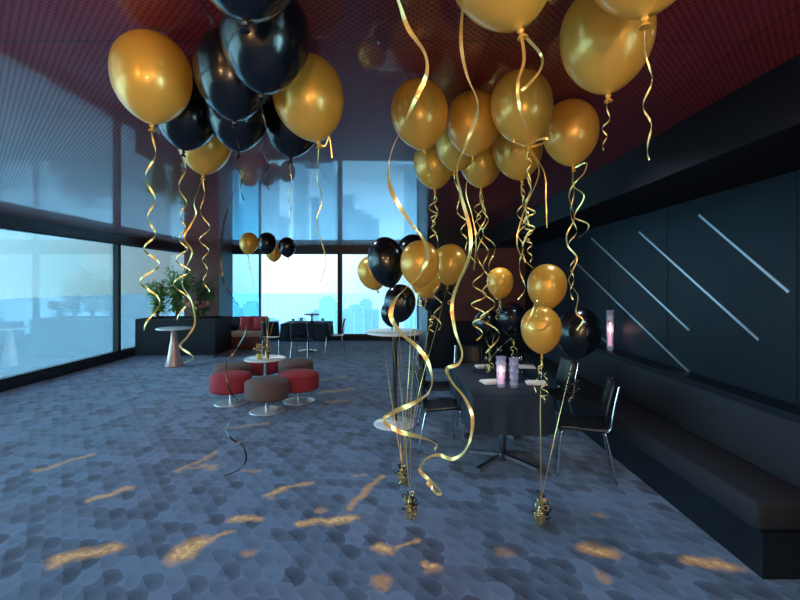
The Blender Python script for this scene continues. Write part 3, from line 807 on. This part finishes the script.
# ------------------------------------------------------------------ by the window, left
root = thing('sofa', 'dark low sofa with pale beige seat below the bright window', 'sofa', (-4.32, 11.8, 0))
obj('base', box(-.62, .62, -.45, .45, .06, .36, bev=.02), M['redwood'], root)
obj('seat', box(-.48, .62, -.47, .32, .36, .47, bev=.03), M['beige'], root)
obj('backrest', box(-.62, .62, .26, .50, .30, .83, bev=.04), M['dark_fabric'], root)
obj('armrest', box(-.66, -.46, -.46, .46, .10, .66, bev=.03), M['dark_fabric'], root)
for sx in (-.5, .5):
    for sy in (-.38, .38): obj('leg', lathe(bmesh.new(), [(0, 0), (.02, 0), (.025, .07), (0, .07)], 12, sx, sy), M['chrome'], root)
def cushion(loc, rx, rz, s, label):
    bm = bmesh.new(); n = 14; front = []; 
    vs = {}
    for side in (1, -1):
        for i in range(n + 1):
            for j in range(n + 1):
                u, v = i / n * 2 - 1, j / n * 2 - 1
                edge = max(abs(u), abs(v))
                th = .075 * (max(0, (1 - u ** 4) * (1 - v ** 4))) ** .5
                pin = 1 - .06 * (1 - max(0, (abs(u) * abs(v))))
                if edge >= .999 and side == -1: vs[(side, i, j)] = vs[(1, i, j)]
                else: vs[(side, i, j)] = bm.verts.new((u * s / 2 * (pin if abs(v) < 1 or True else 1), side * th, v * s / 2 * pin))
        for i in range(n):
            for j in range(n):
                try: bm.faces.new((vs[(side, i, j)], vs[(side, i + 1, j)], vs[(side, i + 1, j + 1)], vs[(side, i, j + 1)]))
                except ValueError: pass
    o = obj('cushion', bm, M['cushion_red']); o.location = loc; o.rotation_euler = (rx, 0, rz)
    return tag(o, label, 'cushion', 'red cushions on the dark sofa')
cushion((-4.22, 11.95, .675), R_(-14), R_(6), .40, 'red cushion on the dark sofa, left of the pair')
cushion((-3.86, 11.93, .675), R_(-14), R_(-8), .40, 'red cushion on the dark sofa, right of the pair')
# window table
root = thing('dining_table', 'dark clothed table in front of the bright window', 'table', (-2.42, 11.35, 0), 0, 'dining tables')
obj('tabletop', box(-.58, .58, -.40, .40, .715, .745), M['vinyl'], root, smooth=False)
obj('pedestal', lathe(bmesh.new(), [(0, 0), (.24, 0), (.24, .012), (.04, .03), (.036, .715), (0, .715)], 20), M['steel'], root)
tablecloth(-3.01, -1.83, 10.94, 11.76, .748, .30, 5, 'black cloth hanging over the window table')
root = thing('pedestal_stand', 'low black pedestal stand on the window table', 'stand', (-2.3, 11.3, .7525))
obj('plate', lathe(bmesh.new(), [(0, .19), (.19, .195), (.20, .205), (.20, .225), (.19, .222), (0, .21)], 32), M['vinyl'], root)
obj('stem', lathe(bmesh.new(), [(0, 0), (.08, 0), (.08, .012), (.025, .04), (.02, .16), (.05, .192), (0, .192)], 20), M['vinyl'], root)
for i, (x, y, lb) in enumerate(((-2.75, 11.15, 'small glass on the window table, nearest the sofa'), (-2.62, 11.5, 'small glass on the window table, behind the middle chair'), (-2.0, 11.2, 'small glass at the right end of the window table'))):
    o = obj('tumbler', lathe(bmesh.new(), [(0, 0), (.034, 0), (.042, .11), (.039, .11), (.032, .008), (0, .008)], 18), M['clearglass']); o.location = (x, y, .7525)
    tag(o, lb, 'glass', 'glasses on the window table')

# planter with leafy plants
root = thing('planter', 'long dark planter box below the red column, full of plants', 'planter', (-5.35, 10.80, 0))
bm = bmesh.new()
bx(bm, -.95, .95, -.5, -.44, .06, .92); bx(bm, -.95, .95, .44, .5, .06, .92); bx(bm, -.95, -.89, -.44, .44, .06, .92); bx(bm, .89, .95, -.44, .44, .06, .92); bx(bm, -.89, .89, -.44, .44, .06, .12)
obj('box', bm, M['dark_fabric'], root, smooth=False)
obj('plinth', box(-.9, .9, -.46, .46, 0, .06), M['chrome'], root, smooth=False)
obj('soil', box(-.888, .888, -.438, .438, .6, .86), M['stem'], root, smooth=False)
def leaf(bm, base, d, L, w, droop, up=Vector((0, 0, 1))):
    d = d.normalized(); s = d.cross(up)
    if s.length < .05: s = Vector((1, 0, 0))
    s.normalize(); n = 6; prev = None; th = .002
    for i in range(n + 1):
        f = i / n; c = base + d * (L * f) - up * (droop * L * f * f); ww = w * math.sin(PI * min(1, .06 + f * .94)) ** .8
        row = [bm.verts.new(c - s * ww), bm.verts.new(c - up * .006 * (1 if 0 < f < 1 else 0)), bm.verts.new(c + s * ww)]
        if prev:
            bm.faces.new((prev[0], prev[1], row[1], row[0])); bm.faces.new((prev[1], prev[2], row[2], row[1]))
        prev = row
def plant(loc, h, nst, nl, L, w, spread, mat, label, seed, bloom=False):
    r = random.Random(seed)
    root = thing('leafy_plant', label, 'plant', loc)
    fm = bmesh.new(); sm = bmesh.new(); flb = bmesh.new()
    for i in range(nst):
        a = i * 2.4 + r.uniform(-.3, .3); tip = Vector((spread * math.cos(a) * r.uniform(.3, 1), spread * math.sin(a) * r.uniform(.3, .9), h * r.uniform(.65, 1)))
        mid = Vector((tip.x * .35, tip.y * .35, tip.z * .55)); st = catmull([Vector((tip.x * .05, tip.y * .05, -.05)), mid, tip], 8)
        sweep(sm, st, circ(.007, 6))
        for k in range(nl):
            p = st[int((.25 + .75 * k / nl) * (len(st) - 1))]; b = r.uniform(0, 2 * PI)
            leaf(fm, p, Vector((math.cos(b), math.sin(b), r.uniform(-.1, .9))), L * r.uniform(.7, 1.2), w * r.uniform(.8, 1.2), r.uniform(.2, .7))
        if bloom and i % 2 == 0:
            for q in range(9):
                blob(flb, tip + Vector((r.uniform(-.07, .07), r.uniform(-.07, .07), r.uniform(-.03, .05))), r.uniform(.03, .055))
    obj('stems', sm, M['stem'], root); obj('foliage', fm, M[mat], root)
    if bloom: obj('blossoms', flb, M['blossom'], root)
    else: flb.free()
plant((-5.55, 10.80, .862), 1.35, 18, 24, .22, .040, .44, 'leaf', 'tall leafy green plant in front of the red column', 1)
plant((-4.98, 10.95, .862), 1.15, 15, 22, .2, .036, .34, 'leaf_dark', 'dark green leafy plant beside the tinted window', 2)
plant((-4.95, 10.57, .862), .46, 14, 9, .13, .028, .30, 'leaf', 'low plant with dusky pink-brown blossoms at the front of the planter', 3, True)
plant((-6.02, 10.75, .862), 1.05, 14, 22, .2, .038, .27, 'leaf', 'leafy green plant at the outer left end of the planter', 4)

# ------------------------------------------------------------------ world, added lights, camera
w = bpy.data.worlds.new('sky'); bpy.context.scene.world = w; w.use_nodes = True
t = NT('', w.node_tree)
dirv = t.n('ShaderNodeTexCoord').outputs['Generated']
sun = Vector((-.26, 1, .11)).normalized()
dt = t.vmath('DOT_PRODUCT', dirv, tuple(sun))
glow = t.math('POWER', t.math('MAXIMUM', dt, 0.), 40.)
spz = t.n('ShaderNodeSeparateXYZ'); t.put(spz.inputs[0], dirv)
elev = t.rng(spz.outputs[2], -.1, .7)
skyc = t.mix(elev, rgb(.42, .84, 1.), rgb(.30, .62, 1.))
cl = t.rng(t.noise(dirv, 3.2, 4), .42, .66)
skyc = t.mix(t.math('MULTIPLY', cl, .35), skyc, rgb(.95, .97, 1.))
behind = t.rng(t.vmath('DOT_PRODUCT', dirv, (.75, -.62, .1)), .1, .9)  # unseen sky behind the viewer, brightened to light the room
side = t.rng(t.vmath('DOT_PRODUCT', dirv, (-1., 0., 0.)), .45, .95)  # sky on the left brightened too, as extra fill
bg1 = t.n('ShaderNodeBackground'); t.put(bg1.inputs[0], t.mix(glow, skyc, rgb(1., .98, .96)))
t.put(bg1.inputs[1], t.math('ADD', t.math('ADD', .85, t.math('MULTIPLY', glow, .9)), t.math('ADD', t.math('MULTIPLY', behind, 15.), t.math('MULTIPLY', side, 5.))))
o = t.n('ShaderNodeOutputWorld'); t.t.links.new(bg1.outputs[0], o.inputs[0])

def portal(loc, rot, sx, sy):
    l = bpy.data.lights.new('daylight_portal', 'AREA'); l.shape = 'RECTANGLE'; l.size = sx; l.size_y = sy
    l.cycles.is_portal = True
    o = bpy.data.objects.new('daylight_portal', l); C.objects.link(o); o.location = loc; o.rotation_euler = rot
portal((-2.9, YF + .12, 1.43), (R_(-90), 0, 0), 7.0, 2.55)
portal((XL - .12, 5.1, 1.43), (R_(90), 0, R_(-90)), 16.6, 2.55)
portal((XR + .17, -1.4, 1.45), (R_(90), 0, R_(90)), 2.4, 1.9)
def fill_lamp(loc, col, e, r=.06):  # unseen warm point lights added behind the viewer for balloons and rear wall
    l = bpy.data.lights.new('warm_fill', 'POINT'); l.energy = e; l.color = col; l.shadow_soft_size = r
    o = bpy.data.objects.new('warm_fill', l); C.objects.link(o); o.location = loc
fill_lamp((-1.5, -1.1, 2.3), (1., .52, .22), 60)
fill_lamp((1.0, -1.3, 2.3), (1., .60, .30), 70)
fill_lamp((.1, -2.2, 1.6), (1., .72, .45), 90)
def down(loc, col, e, cone=150):  # unseen spots added below the ceiling to brighten the floor
    l = bpy.data.lights.new('fill_spot', 'SPOT'); l.energy = e; l.color = col; l.shadow_soft_size = .07
    l.spot_size = R_(cone); l.spot_blend = .8
    o = bpy.data.objects.new('fill_spot', l); C.objects.link(o); o.location = loc
for (x, y) in ((-2.4, 1.0), (.2, .3), (1.6, 1.7), (-3.4, 3.6), (-.9, 3.9), (1.45, 3.4), (-3.6, 7.4), (-.6, 7.2)):
    down((x, y, CEIL - .02), (.72, .86, 1.), 42)
down((1.0, 4.75, CEIL - .02), (1., .93, .82), 60, 46)  # narrow fill added over the dark table to brighten the napkins

cam = bpy.data.cameras.new('camera'); co = bpy.data.objects.new('camera', cam); C.objects.link(co)
co.location = (0, 0, EYE); co.rotation_euler = (R_(90), 0, 0)
cam.sensor_fit = 'HORIZONTAL'; cam.sensor_width = 36; cam.lens = F / 800 * 36
cam.shift_y = -(300 - HZ) / 800
cam.clip_start = .05; cam.clip_end = 8000
sc = bpy.context.scene; sc.camera = co
vs = sc.view_settings; vs.view_transform = 'Standard'; vs.look = 'None'; vs.gamma = 1; vs.use_curve_mapping = False
vs.exposure = 0.12
cy = sc.cycles
cy.use_denoising = True
cy.max_bounces = 8; cy.diffuse_bounces = 4; cy.glossy_bounces = 5; cy.transparent_max_bounces = 12
cy.sample_clamp_indirect = 8
